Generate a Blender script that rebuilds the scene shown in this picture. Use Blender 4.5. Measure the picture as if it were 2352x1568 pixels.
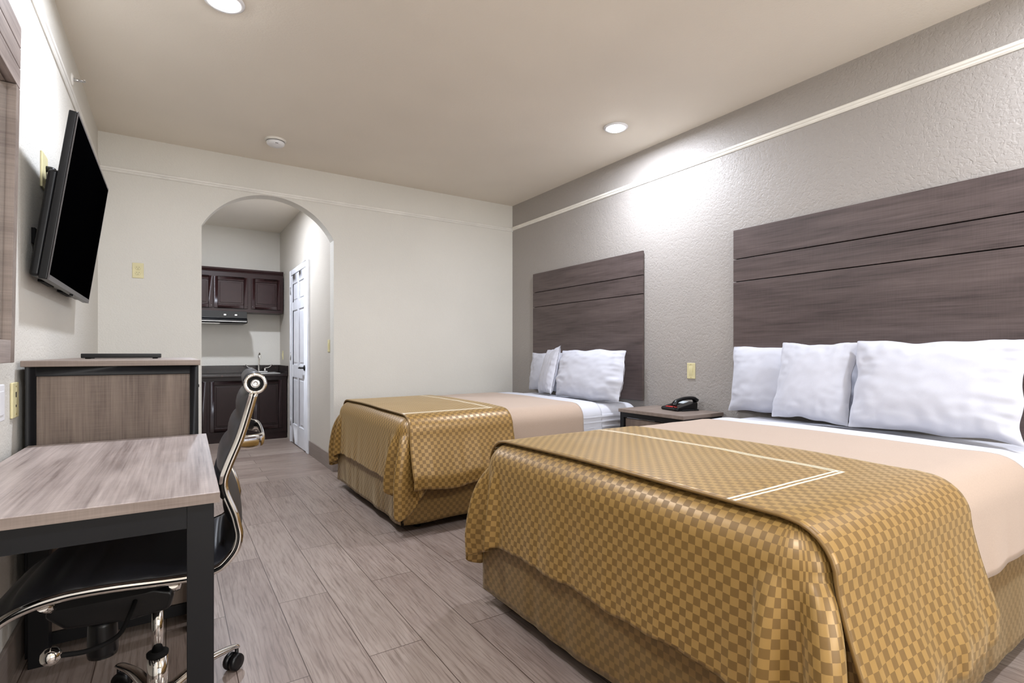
import bpy, bmesh, math, random
from mathutils import Vector, Matrix, noise
random.seed(7)
for o in list(bpy.data.objects): bpy.data.objects.remove(o, do_unlink=True)
SC = bpy.context.scene
COL = SC.collection
PI = math.pi
def R(d): return math.radians(d)

# ------------------------------------------------------------------ camera, world, exposure
cam = bpy.data.cameras.new('camera'); co = bpy.data.objects.new('camera', cam); COL.objects.link(co)
co.location = (0, 0, 1.09)
co.rotation_euler = (R(90), 0, R(-33.05))
cam.sensor_width = 36; cam.lens = 1201.1/2352*36
cam.shift_y = (810.3-784)/2352
cam.clip_start = 0.02
SC.camera = co
w = bpy.data.worlds.new('world'); SC.world = w; w.use_nodes = True
w.node_tree.nodes['Background'].inputs[0].default_value = (0.98, 0.97, 0.95, 1)
w.node_tree.nodes['Background'].inputs[1].default_value = 5.6
vs = SC.view_settings
vs.view_transform = 'Standard'; vs.look = 'None'; vs.gamma = 1; vs.use_curve_mapping = False
vs.exposure = 0.60
LAMP_W = 21.5
KITCHEN_W = 31.0
LAMP_COLOR = (0.90, 0.965, 1.10)
LAMPS = [(0.206, 2.79), (2.72, 2.79), (0.206, 0.10), (2.72, 0.10)]
KLAMP = (0.42, 5.90)
# unseen window added behind the camera as fill light; sky portal in it
WX0, WX1, WZ0, WZ1 = 0.2, 3.0, 0.75, 2.35
pl = bpy.data.lights.new('added_window_sky', 'AREA'); pl.shape = 'RECTANGLE'; pl.size = WX1-WX0; pl.size_y = WZ1-WZ0
pl.cycles.is_portal = True
po = bpy.data.objects.new('added_window_sky', pl); COL.objects.link(po); po.location = ((WX0+WX1)/2, -2.35, (WZ0+WZ1)/2); po.rotation_euler = (R(90), 0, 0)

# ------------------------------------------------------------------ room sizes (metres)
XL, XR, YF, YN, H = -0.46, 3.214, 4.93, -2.3, 2.74
XK, YB, XKL, WT = 1.25, 7.786, -0.75, 0.13   # kitchen right wall, back wall, left wall, wall thickness

# ------------------------------------------------------------------ helpers
def tag(o, label=None, cat=None, group=None, kind=None):
    if label: o['label'] = label
    if cat: o['category'] = cat
    if group: o['group'] = group
    if kind: o['kind'] = kind
    return o
def thing(name, label, cat, loc=(0, 0, 0), rz=0, group=None):
    o = bpy.data.objects.new(name, None); COL.objects.link(o)
    o.location = loc; o.rotation_euler = (0, 0, rz); o.empty_display_size = 0.05
    return tag(o, label, cat, group)

class MB:
    """collects shapes and links them as ONE mesh"""
    def __init__(s): s.v = []; s.f = []; s.uv = []; s.sm = []; s.mi = []; s.cur = 0
    def add(s, vs, fs, uvs=None, smooth=False):
        b = len(s.v); s.v += [tuple(p) for p in vs]
        for i, f in enumerate(fs):
            s.f.append([b+k for k in f]); s.sm.append(smooth); s.mi.append(s.cur)
            s.uv.append([uvs[k] for k in f] if uvs else [(0, 0)]*len(f))
        return s
    def box(s, x0, x1, y0, y1, z0, z1, M=None):
        p = [Vector((x, y, z)) for x in (x0, x1) for y in (y0, y1) for z in (z0, z1)]
        if M: p = [M @ q for q in p]
        return s.add(p, [(0, 1, 3, 2), (4, 6, 7, 5), (0, 4, 5, 1), (2, 3, 7, 6), (0, 2, 6, 4), (1, 5, 7, 3)])
    def tube(s, pts, r, n=12, cap=True, M=None, flat=None):
        pts = [Vector(p) for p in pts]; rr = r if hasattr(r, '__len__') else [r]*len(pts)
        vs = []; up = None
        for i, p in enumerate(pts):
            t = (pts[min(i+1, len(pts)-1)]-pts[max(i-1, 0)]).normalized()
            if up is None:
                up = Vector((0, 0, 1)) if abs(t.z) < 0.9 else Vector((1, 0, 0))
            a = t.cross(up).normalized(); b = a.cross(t).normalized(); up = b
            fx, fy = flat if flat else (1, 1)
            for k in range(n):
                an = 2*PI*k/n
                q = p + (a*math.cos(an)*fx + b*math.sin(an)*fy)*rr[i]
                vs.append(M @ q if M else q)
        fs = []
        for i in range(len(pts)-1):
            for k in range(n):
                fs.append((i*n+k, i*n+(k+1) % n, (i+1)*n+(k+1) % n, (i+1)*n+k))
        s.add(vs, fs, smooth=True)
        if cap:
            b = len(s.v)-len(vs)
            for ring, rev in ((0, True), (len(pts)-1, False)):
                f = [b+ring*n+k for k in range(n)]
                s.f.append(f[::-1] if rev else f); s.sm.append(False); s.mi.append(s.cur); s.uv.append([(0, 0)]*n)
        return s
    def lathe(s, prof, n=28, M=None, cap=True, smooth=True):
        """prof: list of (radius, z)"""
        vs = []
        for r_, z in prof:
            for k in range(n):
                q = Vector((r_*math.cos(2*PI*k/n), r_*math.sin(2*PI*k/n), z)); vs.append(M @ q if M else q)
        fs = []
        for i in range(len(prof)-1):
            for k in range(n):
                fs.append((i*n+k, i*n+(k+1) % n, (i+1)*n+(k+1) % n, (i+1)*n+k))
        s.add(vs, fs, smooth=smooth)
        if cap:
            b = len(s.v)-len(vs)
            for ring, rev in ((0, True), (len(prof)-1, False)):
                if prof[ring][0] > 1e-5:
                    f = [b+ring*n+k for k in range(n)]
                    s.f.append(f[::-1] if rev else f); s.sm.append(False); s.mi.append(s.cur); s.uv.append([(0, 0)]*n)
        return s
    def grid(s, nu, nv, fn, flip=False):
        """fn(i,j)->(point,uv)"""
        vs = []; uv = []
        for i in range(nu+1):
            for j in range(nv+1):
                p, t = fn(i, j); vs.append(p); uv.append(t)
        fs = []
        for i in range(nu):
            for j in range(nv):
                a = i*(nv+1)+j; f = (a, a+nv+1, a+nv+2, a+1)
                fs.append(f[::-1] if flip else f)
        return s.add(vs, fs, uv, smooth=True)
    def prism(s, poly, y0, y1, M=None, axis='y'):
        """extrude a 2D polygon (x,z) along y"""
        n = len(poly)
        def mk(a, b, c):
            q = Vector((a, b, c)) if axis == 'y' else (Vector((b, a, c)) if axis == 'x' else Vector((a, c, b)))
            return M @ q if M else q
        vs = [mk(a, y0, c) for a, c in poly]+[mk(a, y1, c) for a, c in poly]
        fs = [tuple(range(n))[::-1], tuple(range(n, 2*n))]+[(k, (k+1) % n, n+(k+1) % n, n+k) for k in range(n)]
        return s.add(vs, fs)
    def build(s, name, mat, parent=None, bevel=0, seg=2, sub=0, solid=0, label=None, loc=None, recalc=True):
        me = bpy.data.meshes.new(name); me.from_pydata(s.v, [], s.f)
        uvl = me.uv_layers.new(name='UVMap'); k = 0
        for fi, f in enumerate(s.f):
            for j in range(len(f)):
                uvl.data[k].uv = s.uv[fi][j]; k += 1
        for i, p in enumerate(me.polygons): p.use_smooth = s.sm[i]; p.material_index = s.mi[i]
        for m in (mat if isinstance(mat, (list, tuple)) else [mat]): me.materials.append(m)
        if recalc:
            bm = bmesh.new(); bm.from_mesh(me)
            bmesh.ops.remove_doubles(bm, verts=bm.verts, dist=1e-6)
            bmesh.ops.recalc_face_normals(bm, faces=bm.faces); bm.to_mesh(me); bm.free()
        o = bpy.data.objects.new(name, me); COL.objects.link(o)
        if parent: o.parent = parent
        if loc is not None: o.location = loc
        if solid:
            m = o.modifiers.new('solid', 'SOLIDIFY'); m.thickness = abs(solid); m.offset = 1 if solid > 0 else -1
        if bevel:
            m = o.modifiers.new('bevel', 'BEVEL'); m.width = bevel; m.segments = seg; m.limit_method = 'ANGLE'; m.angle_limit = R(40)
            m.harden_normals = False
            for p in me.polygons: p.use_smooth = True
            w_ = o.modifiers.new('wn', 'WEIGHTED_NORMAL'); w_.keep_sharp = True
        if sub:
            m = o.modifiers.new('sub', 'SUBSURF'); m.levels = sub; m.render_levels = sub
        if label: o['label'] = label
        return o
def B(x0, x1, y0, y1, z0, z1, M=None): return MB().box(x0, x1, y0, y1, z0, z1, M)
def dup(root, loc, rz=None, label=None, name=None):
    r = root.copy(); COL.objects.link(r); r.location = loc
    if rz is not None: r.rotation_euler = (0, 0, rz)
    if label: r['label'] = label
    for ch in list(root.children):
        c = ch.copy(); COL.objects.link(c); c.parent = r
        if ch.data and ch.type == 'LIGHT': pass
        for g in ch.children:
            d = g.copy(); COL.objects.link(d); d.parent = c
    return r

# ------------------------------------------------------------------ materials
def lin(c):
    return tuple(((x/255)/12.92 if x/255 <= 0.04045 else ((x/255+0.055)/1.055)**2.4) for x in c)
class Mat:
    def __init__(s, name):
        s.m = bpy.data.materials.new(name); s.m.use_nodes = True; s.t = s.m.node_tree; s.n = s.t.nodes
        s.b = s.n['Principled BSDF']; s.b.inputs['Roughness'].default_value = 0.5
    def node(s, typ, **kw):
        x = s.n.new(typ)
        for k, v in kw.items():
            if k.startswith('i_'):
                key = k[2:]
                key = int(key) if key.isdigit() else key.replace('_', ' ')
                x.inputs[key].default_value = v
            else: setattr(x, k, v)
        return x
    def link(s, a, b): s.t.links.new(a, b)
    def math(s, op, a, b=None, c=None, clamp=False):
        x = s.n.new('ShaderNodeMath'); x.operation = op; x.use_clamp = clamp
        for i, v in enumerate((a, b, c)):
            if v is None: continue
            if isinstance(v, (int, float)): x.inputs[i].default_value = v
            else: s.link(v, x.inputs[i])
        return x.outputs[0]
    def mix(s, fac, a, b, typ='MIX'):
        x = s.n.new('ShaderNodeMix'); x.data_type = 'RGBA'; x.blend_type = typ
        for idx, v in ((0, fac), (6, a), (7, b)):
            if isinstance(v, (int, float)): x.inputs[idx].default_value = v
            elif isinstance(v, tuple): x.inputs[idx].default_value = (*v, 1) if len(v) == 3 else v
            else: s.link(v, x.inputs[idx])
        return x.outputs[2]
    def coord(s, kind='Object'): return s.node('ShaderNodeTexCoord').outputs[kind]
    def mapping(s, vec, scale=(1, 1, 1), loc=(0, 0, 0), rot=(0, 0, 0)):
        x = s.node('ShaderNodeMapping'); s.link(vec, x.inputs[0])
        x.inputs['Scale'].default_value = scale; x.inputs['Location'].default_value = loc; x.inputs['Rotation'].default_value = rot
        return x.outputs[0]
    def noise(s, vec, scale, detail=3, rough=0.5, dist=0.0):
        x = s.node('ShaderNodeTexNoise'); s.link(vec, x.inputs['Vector'])
        x.inputs['Scale'].default_value = scale; x.inputs['Detail'].default_value = detail
        x.inputs['Roughness'].default_value = rough; x.inputs['Distortion'].default_value = dist
        return x.outputs['Fac']
    def ramp(s, fac, stops):
        x = s.node('ShaderNodeValToRGB'); s.link(fac, x.inputs[0]); e = x.color_ramp.elements
        while len(e) < len(stops): e.new(0.5)
        for k, (p, c) in enumerate(stops): e[k].position = p; e[k].color = (*c, 1) if len(c) == 3 else c
        return x.outputs[0]
    def bump(s, h, strength=0.3, dist=0.002):
        x = s.node('ShaderNodeBump'); x.inputs['Strength'].default_value = strength; x.inputs['Distance'].default_value = dist
        s.link(h, x.inputs['Height']); s.link(x.outputs[0], s.b.inputs['Normal']); return x
    def set(s, color=None, rough=None, metal=None, spec=None, **kw):
        if color is not None:
            if isinstance(color, tuple): s.b.inputs['Base Color'].default_value = (*color, 1)
            else: s.link(color, s.b.inputs['Base Color'])
        if rough is not None:
            if isinstance(rough, (int, float)): s.b.inputs['Roughness'].default_value = rough
            else: s.link(rough, s.b.inputs['Roughness'])
        if metal is not None: s.b.inputs['Metallic'].default_value = metal
        if spec is not None: s.b.inputs['Specular IOR Level'].default_value = spec
        for k, v in kw.items(): s.b.inputs[k.replace('_', ' ')].default_value = v
        return s
def flat(name, c, rough=0.5, metal=0, spec=0.5, var=0.06, vs_=8.0, **kw):
    """procedural near-uniform paint: slight value noise and micro bump"""
    a = Mat(name); n = a.noise(a.coord(), vs_, 3)
    k = a.ramp(n, [(0.3, tuple(x*(1-var) for x in c)), (0.7, tuple(min(1, x*(1+var)) for x in c))])
    a.set(k, rough, metal, spec, **kw); return a.m
def paint(name, c, bump=0.5, scale=95, rough=0.62, spec=0.35):
    a = Mat(name); v = a.coord('Object')
    n1 = a.noise(v, scale, 3, 0.5, 0.6); n2 = a.noise(v, scale*0.28, 2, 0.5, 0.3)
    h = a.math('ADD', a.math('MULTIPLY', a.math('SMOOTH_MIN', n1, 0.56, 0.08), 1.0), a.math('MULTIPLY', n2, 0.35))
    big = a.noise(v, 1.3, 2)
    k = a.ramp(big, [(0.3, tuple(x*0.97 for x in c)), (0.7, tuple(min(1, x*1.03) for x in c))])
    a.set(k, rough, 0, spec); a.bump(h, bump, 0.005); return a.m
def wood(name, ca, cb, axis='y', rough=0.45, gs=1.0, weave=0.25, cc=None):
    """laminate wood: grain runs along the given object axis"""
    a = Mat(name); v = a.coord('Object')
    st = {'x': (0.12, 1, 1), 'y': (1, 0.12, 1), 'z': (1, 1, 0.12)}[axis]
    fine = {'x': (0.02, 1, 1), 'y': (1, 0.02, 1), 'z': (1, 1, 0.02)}[axis]
    crossv = {'x': (1, 0.03, 0.03), 'y': (0.03, 1, 0.03), 'z': (0.03, 0.03, 1)}[axis]
    n1 = a.noise(a.mapping(v, st), 7*gs, 4, 0.55, 1.2)
    n2 = a.noise(a.mapping(v, fine), 170*gs, 2, 0.6)
    n3 = a.noise(a.mapping(v, crossv), 330, 1, 0.5)
    n4 = a.noise(a.mapping(v, st, loc=(3.1, 1.7, 5.3)), 26*gs, 3, 0.6, 0.5)
    f = a.math('ADD', a.math('MULTIPLY', n1, 0.75), a.math('MULTIPLY', n2, 0.45))
    f = a.math('ADD', f, a.math('MULTIPLY', n4, 0.35))
    f = a.math('SUBTRACT', f, a.math('MULTIPLY', n3, weave))
    f = a.math('SUBTRACT', f, 0.13)
    k = a.ramp(f, [(0.28, ca), (0.52, tuple((p+q)/2 for p, q in zip(ca, cb))), (0.78, cb)])
    a.set(k, rough, 0, 0.35); a.bump(n2, 0.12, 0.001); return a.m
def floor_mat(name, swap):
    a = Mat(name); v = a.coord('Object'); sp = a.node('ShaderNodeSeparateXYZ'); a.link(v, sp.inputs[0])
    X, Y = sp.outputs[0], sp.outputs[1]
    L, Wd = 1.213, 0.2048
    if not swap:   # planks along world Y
        tx = a.math('ADD', Y, -3.067+10*L); ty = a.math('ADD', X, -0.3905+20*Wd)
    else:          # planks along world X
        tx = a.math('ADD', X, 8.4); ty = a.math('ADD', Y, -4.862+4*Wd)
    cb = a.node('ShaderNodeCombineXYZ'); a.link(tx, cb.inputs[0]); a.link(ty, cb.inputs[1])
    bk = a.node('ShaderNodeTexBrick'); a.link(cb.outputs[0], bk.inputs['Vector'])
    bk.offset = 0.5; bk.offset_frequency = 2; bk.squash = 1
    for k, q in (('Scale', 1), ('Mortar Size', 0.0016), ('Mortar Smooth', 0.1), ('Bias', 0), ('Brick Width', L), ('Row Height', Wd)):
        bk.inputs[k].default_value = q
    bk.inputs['Color1'].default_value = (0, 0, 0, 1); bk.inputs['Color2'].default_value = (1, 1, 1, 1); bk.inputs['Mortar'].default_value = (0.5, 0.5, 0.5, 1)
    rnd = a.math('MULTIPLY', bk.outputs['Color'], 1.0)
    # shift the grain per plank
    off = a.node('ShaderNodeCombineXYZ'); a.link(a.math('MULTIPLY', rnd, 37.0), off.inputs[2]); a.link(a.math('MULTIPLY', rnd, 11.0), off.inputs[1])
    va = a.node('ShaderNodeVectorMath'); va.operation = 'ADD'; a.link(cb.outputs[0], va.inputs[0]); a.link(off.outputs[0], va.inputs[1])
    g1 = a.noise(a.mapping(va.outputs[0], (0.22, 1, 1)), 9, 4, 0.6, 1.6)
    wv = a.node('ShaderNodeTexWave'); wv.wave_type = 'BANDS'; wv.bands_direction = 'Y'
    a.link(a.mapping(va.outputs[0], (0.16, 1, 1)), wv.inputs['Vector'])
    wv.inputs['Scale'].default_value = 14; wv.inputs['Distortion'].default_value = 16; wv.inputs['Detail'].default_value = 3; wv.inputs['Detail Scale'].default_value = 0.9
    g2 = a.noise(a.mapping(va.outputs[0], (0.035, 1, 1)), 120, 3, 0.7)
    base = a.ramp(a.math('ADD', a.math('MULTIPLY', rnd, 0.35), a.math('MULTIPLY', g1, 0.65)),
                  [(0.22, lin((122, 106, 97))), (0.5, lin((142, 127, 117))), (0.8, lin((158, 144, 133)))])
    gr = a.ramp(wv.outputs['Fac'], [(0.0, (0.72, 0.69, 0.67)), (0.22, (0.93, 0.92, 0.92)), (0.5, (1, 1, 1))])
    fi = a.ramp(g2, [(0.36, (0.58, 0.54, 0.52)), (0.48, (1, 1, 1)), (0.7, (1.04, 1.04, 1.04))])
    c = a.mix(0.55, base, gr, 'MULTIPLY'); c = a.mix(0.75, c, fi, 'MULTIPLY')
    c = a.mix(bk.outputs['Fac'], c, lin((70, 55, 47)))
    a.set(c, 0.42, 0, 0.4)
    h = a.math('SUBTRACT', a.math('MULTIPLY', g2, 0.15), bk.outputs['Fac']); a.bump(h, 0.4, 0.0015)
    return a.m
def damask(name, stripe=None, dark=(112, 83, 37), light=(163, 128, 70)):
    a = Mat(name); uv = a.coord('UV')
    ck = a.node('ShaderNodeTexChecker'); a.link(uv, ck.inputs[0]); ck.inputs['Scale'].default_value = 1/0.0215
    n = a.noise(uv, 3.2, 3, 0.6); fine = a.noise(a.mapping(uv, (1, 0.06, 1)), 900, 1)
    f = ck.outputs['Fac']
    c = a.mix(f, lin(dark), lin(light))
    c = a.mix(a.math('MULTIPLY', n, 0.45), c, lin(tuple((x+y)/2 for x, y in zip(dark, light))))
    rg = a.math('ADD', a.math('MULTIPLY', f, -0.10), 0.46)
    if stripe:
        ux, v0, v1 = stripe   # cross stripe position along u, the two lengthwise stripes along v
        sp = a.node('ShaderNodeSeparateXYZ'); a.link(uv, sp.inputs[0]); U, V = sp.outputs[0], sp.outputs[1]
        def dline(x, p):
            m1 = a.math('COMPARE', x, p-0.0085, 0.0042); m2 = a.math('COMPARE', x, p+0.0085, 0.0042)
            return a.math('MAXIMUM', m1, m2)
        inV = a.math('MULTIPLY', a.math('GREATER_THAN', V, v0-0.012), a.math('LESS_THAN', V, v1+0.012))
        inU = a.math('LESS_THAN', U, ux+0.012)
        msk = a.math('MULTIPLY', dline(U, ux), inV)
        msk = a.math('MAXIMUM', msk, a.math('MULTIPLY', dline(V, v0), inU))
        msk = a.math('MAXIMUM', msk, a.math('MULTIPLY', dline(V, v1), inU))
        c = a.mix(msk, c, lin((238, 228, 205)))
    a.set(c, rg, 0, 0.55, Sheen_Weight=0.25, Sheen_Roughness=0.4, Sheen_Tint=(1, 0.82, 0.5, 1))
    a.b.inputs['Metallic'].default_value = 0.12
    h = a.math('ADD', a.math('MULTIPLY', fine, 0.3), a.math('MULTIPLY', f, 0.15)); a.bump(h, 0.15, 0.0006)
    return a.m
def cloth(name, c, rough=0.85, fscale=700, wr=0.25, wd=0.004, ws=9):
    a = Mat(name); v = a.coord('Object')
    n = a.noise(v, fscale, 1); n2 = a.noise(v, ws, 3, 0.55, 0.4)
    k = a.ramp(n, [(0.3, tuple(x*0.93 for x in c)), (0.7, c)])
    a.set(k, rough, 0, 0.2, Sheen_Weight=0.15)
    a.bump(a.math('ADD', a.math('MULTIPLY', n, 0.02), n2), wr, wd); return a.m
def granite(name):
    a = Mat(name); v = a.coord('Object')
    vo = a.node('ShaderNodeTexVoronoi'); a.link(v, vo.inputs['Vector']); vo.inputs['Scale'].default_value = 26
    n = a.noise(v, 45, 5, 0.7)
    c = a.ramp(n, [(0.35, lin((18, 14, 14))), (0.55, lin((44, 30, 28))), (0.68, lin((92, 66, 56))), (0.8, lin((120, 108, 102)))])
    c = a.mix(a.math('LESS_THAN', vo.outputs['Distance'], 0.28), lin((34, 26, 26)), c)
    a.set(c, 0.22, 0, 0.3); return a.m

M_WALL = paint('cream wall paint', lin((214, 210, 201)), 0.55, 95)
M_ACC = paint('taupe wall paint', lin((163, 157, 151)), 1.0, 62, 0.5, 0.45)
M_KWALL = paint('greige wall paint', lin((196, 189, 178)), 0.38, 95, 0.5, 0.4)
M_CEIL = paint('ceiling paint', lin((234, 226, 213)), 0.25, 95, 0.7, 0.2)
M_TRIMW = flat('white trim paint', lin((236, 232, 222)), 0.4)
M_TRIMC = flat('cream trim paint', lin((224, 220, 212)), 0.45)
M_BASE = wood('taupe baseboard', lin((118, 106, 98)), lin((142, 130, 122)), 'y', 0.5, 1, 0.1)
M_FLOOR = floor_mat('plank floor', False)
M_KFLOOR = floor_mat('kitchen plank floor', True)
M_HEAD = wood('dark ash laminate', lin((50, 41, 40)), lin((102, 89, 86)), 'y', 0.42, 1.0, 0.12)
M_DESK = wood('grey ash laminate', lin((92, 78, 73)), lin((182, 168, 161)), 'y', 0.36, 0.9, 0.10)
M_DESKE = wood('grey ash edge laminate', lin((108, 94, 86)), lin((146, 132, 122)), 'x', 0.45, 1.2, 0.15)
M_PANEL = wood('brown ash laminate', lin((88, 74, 66)), lin((134, 119, 107)), 'z', 0.45, 1.3, 0.2)
M_FRAME = flat('black powder coat', lin((17, 17, 19)), 0.45, 0, 0.3)
M_BLACK = flat('black plastic', lin((13, 13, 15)), 0.32, 0, 0.35)
M_MATTE = flat('matte black', lin((16, 15, 15)), 0.8, 0, 0.2)
M_SCREEN = Mat('screen glass').set((0.0005, 0.0005, 0.0006), 0.6, 0, 0.0).m
M_CHIN = flat('dark grey plastic', lin((70, 66, 66)), 0.4)
M_CHROME = Mat('chrome').set((0.82, 0.80, 0.77), 0.08, 1.0).m
M_STEEL = flat('brushed steel', (0.62, 0.62, 0.62), 0.28, 1.0, 0.5, 0.04, 60)
M_LEATHER = flat('black leather', lin((38, 38, 42)), 0.42, 0, 0.5, 0.1, 180)
M_IVORY = flat('ivory plastic', lin((214, 204, 158)), 0.4)
M_WHITEP = flat('white plastic', lin((232, 232, 234)), 0.4)
M_WHITED = flat('white door paint', lin((228, 229, 234)), 0.35)
M_SLOT = flat('dark slot', lin((30, 27, 24)), 0.6)
M_GOLDT = [damask('gold damask with cream stripes', (0.60, -0.475, 0.72)), damask('gold damask with wide cream stripes', (0.68, -0.60, 0.655))]
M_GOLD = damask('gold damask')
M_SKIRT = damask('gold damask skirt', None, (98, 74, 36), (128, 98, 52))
M_SHEET = cloth('white cotton', lin((204, 205, 213)), 0.85, 700, 0.18, 0.004, 7)
M_PILLOW = cloth('white pillow cotton', lin((200, 201, 210)), 0.85, 700, 0.22, 0.006, 9)
M_BEIGE = cloth('beige blanket', lin((180, 159, 142)), 0.95, 260, 0.12, 0.003, 12)
M_CAB = flat('espresso wood', lin((44, 24, 24)), 0.3, 0, 0.3, 0.12, 20)
M_CABB = flat('espresso wood base', lin((32, 18, 18)), 0.35, 0, 0.25, 0.12, 20)
M_GRAN = granite('dark granite')
M_MIRROR = Mat('mirror glass').set((0.80, 0.80, 0.78), 0.02, 1.0).m
M_RED = flat('red label', lin((190, 40, 38)), 0.4)
M_LCD = flat('pale grey card', lin((196, 204, 208)), 0.4)
M_BRASS = flat('brass', lin((190, 170, 110)), 0.3, 1.0)
em = Mat('led lens'); em.set((1, 1, 1), 0.4); em.b.inputs['Emission Color'].default_value = (1, 0.99, 0.99, 1); em.b.inputs['Emission Strength'].default_value = 30
M_LED = em.m

# ------------------------------------------------------------------ room shell
def struct(name, mb, mat, parent=None, **kw):
    o = mb.build(name, mat, parent, **kw)
    if not parent: o['kind'] = 'structure'
    return o
struct('floor', B(XL-0.1, XR+0.1, YN, 4.862, -0.08, 0), M_FLOOR)
struct('floor_kitchen', B(XKL, XR+0.1, 4.862, YB, -0.08, 0), M_KFLOOR)
struct('ceiling', B(XL-0.1, XR+0.1, YN, YF+WT, H, H+0.1), M_CEIL)
struct('ceiling_kitchen', B(XKL, XK, YF+WT, YB, H, H+0.1), M_CEIL)
struct('wall_right', B(XR, XR+0.1, YN, YF, 0, H), M_ACC)
struct('wall_left', B(XL-0.1, XL, YN, YF, 0, H), M_WALL)
m_ = MB(); m_.box(XL-0.1, WX0, YN-0.1, YN, 0, H); m_.box(WX1, XR+0.1, YN-0.1, YN, 0, H); m_.box(WX0, WX1, YN-0.1, YN, 0, WZ0); m_.box(WX0, WX1, YN-0.1, YN, WZ1, H)
struct('wall_near', m_, M_WALL)
wn_ = thing('added_window_1', 'unseen white framed window added behind the camera for fill light', 'window', ((WX0+WX1)/2, YN-0.05, WZ0)); del wn_['category']; wn_['kind'] = 'structure'  # assumed window, added so daylight lifts the ceiling and walls
hw_ = (WX1-WX0)/2; hh_ = WZ1-WZ0; m_ = MB()
for a_ in ((-hw_, -hw_+0.04, 0, hh_), (hw_-0.04, hw_, 0, hh_), (-0.02, 0.02, 0.04, hh_-0.04), (-hw_+0.04, hw_-0.04, 0, 0.04), (-hw_+0.04, hw_-0.04, hh_-0.04, hh_)): m_.box(a_[0], a_[1], -0.03, 0.03, a_[2], a_[3])
m_.build('added_window_frame', M_TRIMW, wn_)
struct('wall_kitchen_right', B(XK, XK+0.1, YF+WT, YB, 0, H), M_KWALL)
struct('wall_kitchen_back', B(XKL, XK+0.1, YB, YB+0.1, 0, H), M_WALL)
struct('wall_kitchen_left', B(XKL-0.1, XKL, YF+WT, YB, 0, H), M_WALL)
# far wall with the arched opening
def arch_wall():
    ax0, ax1, cx, zs = 0.203, XK, 0.7265, 2.125
    half = (ax1-ax0)/2; rise = 2.448-zs; rad = (half*half+rise*rise)/(2*rise); cz = 2.448-rad
    n = 36; pts = []
    a0 = math.asin(half/rad)
    for i in range(n+1):
        a = a0-2*a0*i/n; pts.append((cx+rad*math.sin(a), cz+rad*math.cos(a)))   # right to left
    mb = MB()
    xl, xr = XKL-0.1, XR
    for y, fl in ((YF, False), (YF+WT, True)):
        vs, fs = [], []
        def q(a, b, c, d):
            k = len(vs); vs.extend([(a[0], y, a[1]), (b[0], y, b[1]), (c[0], y, c[1]), (d[0], y, d[1])]); fs.append((k, k+1, k+2, k+3) if not fl else (k+3, k+2, k+1, k))
        q((xl, 0), (ax0, 0), (ax0, zs), (xl, zs)); q((xl, zs), (ax0, zs), (ax0, H), (xl, H))
        q((ax1, 0), (xr, 0), (xr, zs), (ax1, zs)); q((ax1, zs), (xr, zs), (xr, H), (ax1, H))
        for i in range(n):
            a, b = pts[i], pts[i+1]; q((b[0], b[1]), (a[0], a[1]), (a[0], H), (b[0], H))
        mb.add(vs, fs)
    vs, fs = [], []
    path = [(ax1, 0)]+pts+[(ax0, 0)]
    for (a, b) in path: vs += [(a, YF, b), (a, YF+WT, b)]
    for i in range(len(path)-1): fs.append((2*i, 2*i+1, 2*i+3, 2*i+2))
    mb.add(vs, fs)
    o = mb.build('wall_far', M_WALL); o['kind'] = 'structure'
arch_wall()
# picture rails
def rail(name, a, b, axis, mat):
    prof = [(0, 2.462), (0.006, 2.462), (0.012, 2.470), (0.012, 2.477), (0.018, 2.482), (0.018, 2.494), (0.012, 2.5), (0, 2.5)]
    mb = MB()
    if axis == 'right': mb.prism([(XR-d, z) for d, z in prof], a, b)
    if axis == 'left': mb.prism([(XL+d, z) for d, z in prof], a, b)
    if axis == 'far': mb.prism([(YF-d, z-0.012) for d, z in prof], a, b, axis='x')
    struct(name, mb, mat)
rail('trim_1', YN, YF-0.019, 'right', M_TRIMW)
rail('trim_2', YN, YF-0.019, 'left', M_TRIMC)
rail('trim_3', XL, XR, 'far', M_TRIMC)
# baseboards
struct('baseboard_right', B(XR-0.012, XR, YN, YF, 0, 0.145), M_BASE, bevel=0.002)
struct('baseboard_left', B(XL, XL+0.012, YN, YF, 0, 0.13), M_BASE, bevel=0.002)
struct('baseboard_far', B(XK-0.012, XR-0.013, YF-0.012, YF-0.0002, 0, 0.145), M_BASE, bevel=0.002)
struct('baseboard_kitchen_right', B(XK-0.012, XK-0.0002, YF, 5.915, 0, 0.145), M_BASE, bevel=0.002)
struct('baseboard_far_left', B(XL+0.013, 0.203, YF-0.012, YF, 0, 0.13), M_BASE, bevel=0.002)

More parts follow.
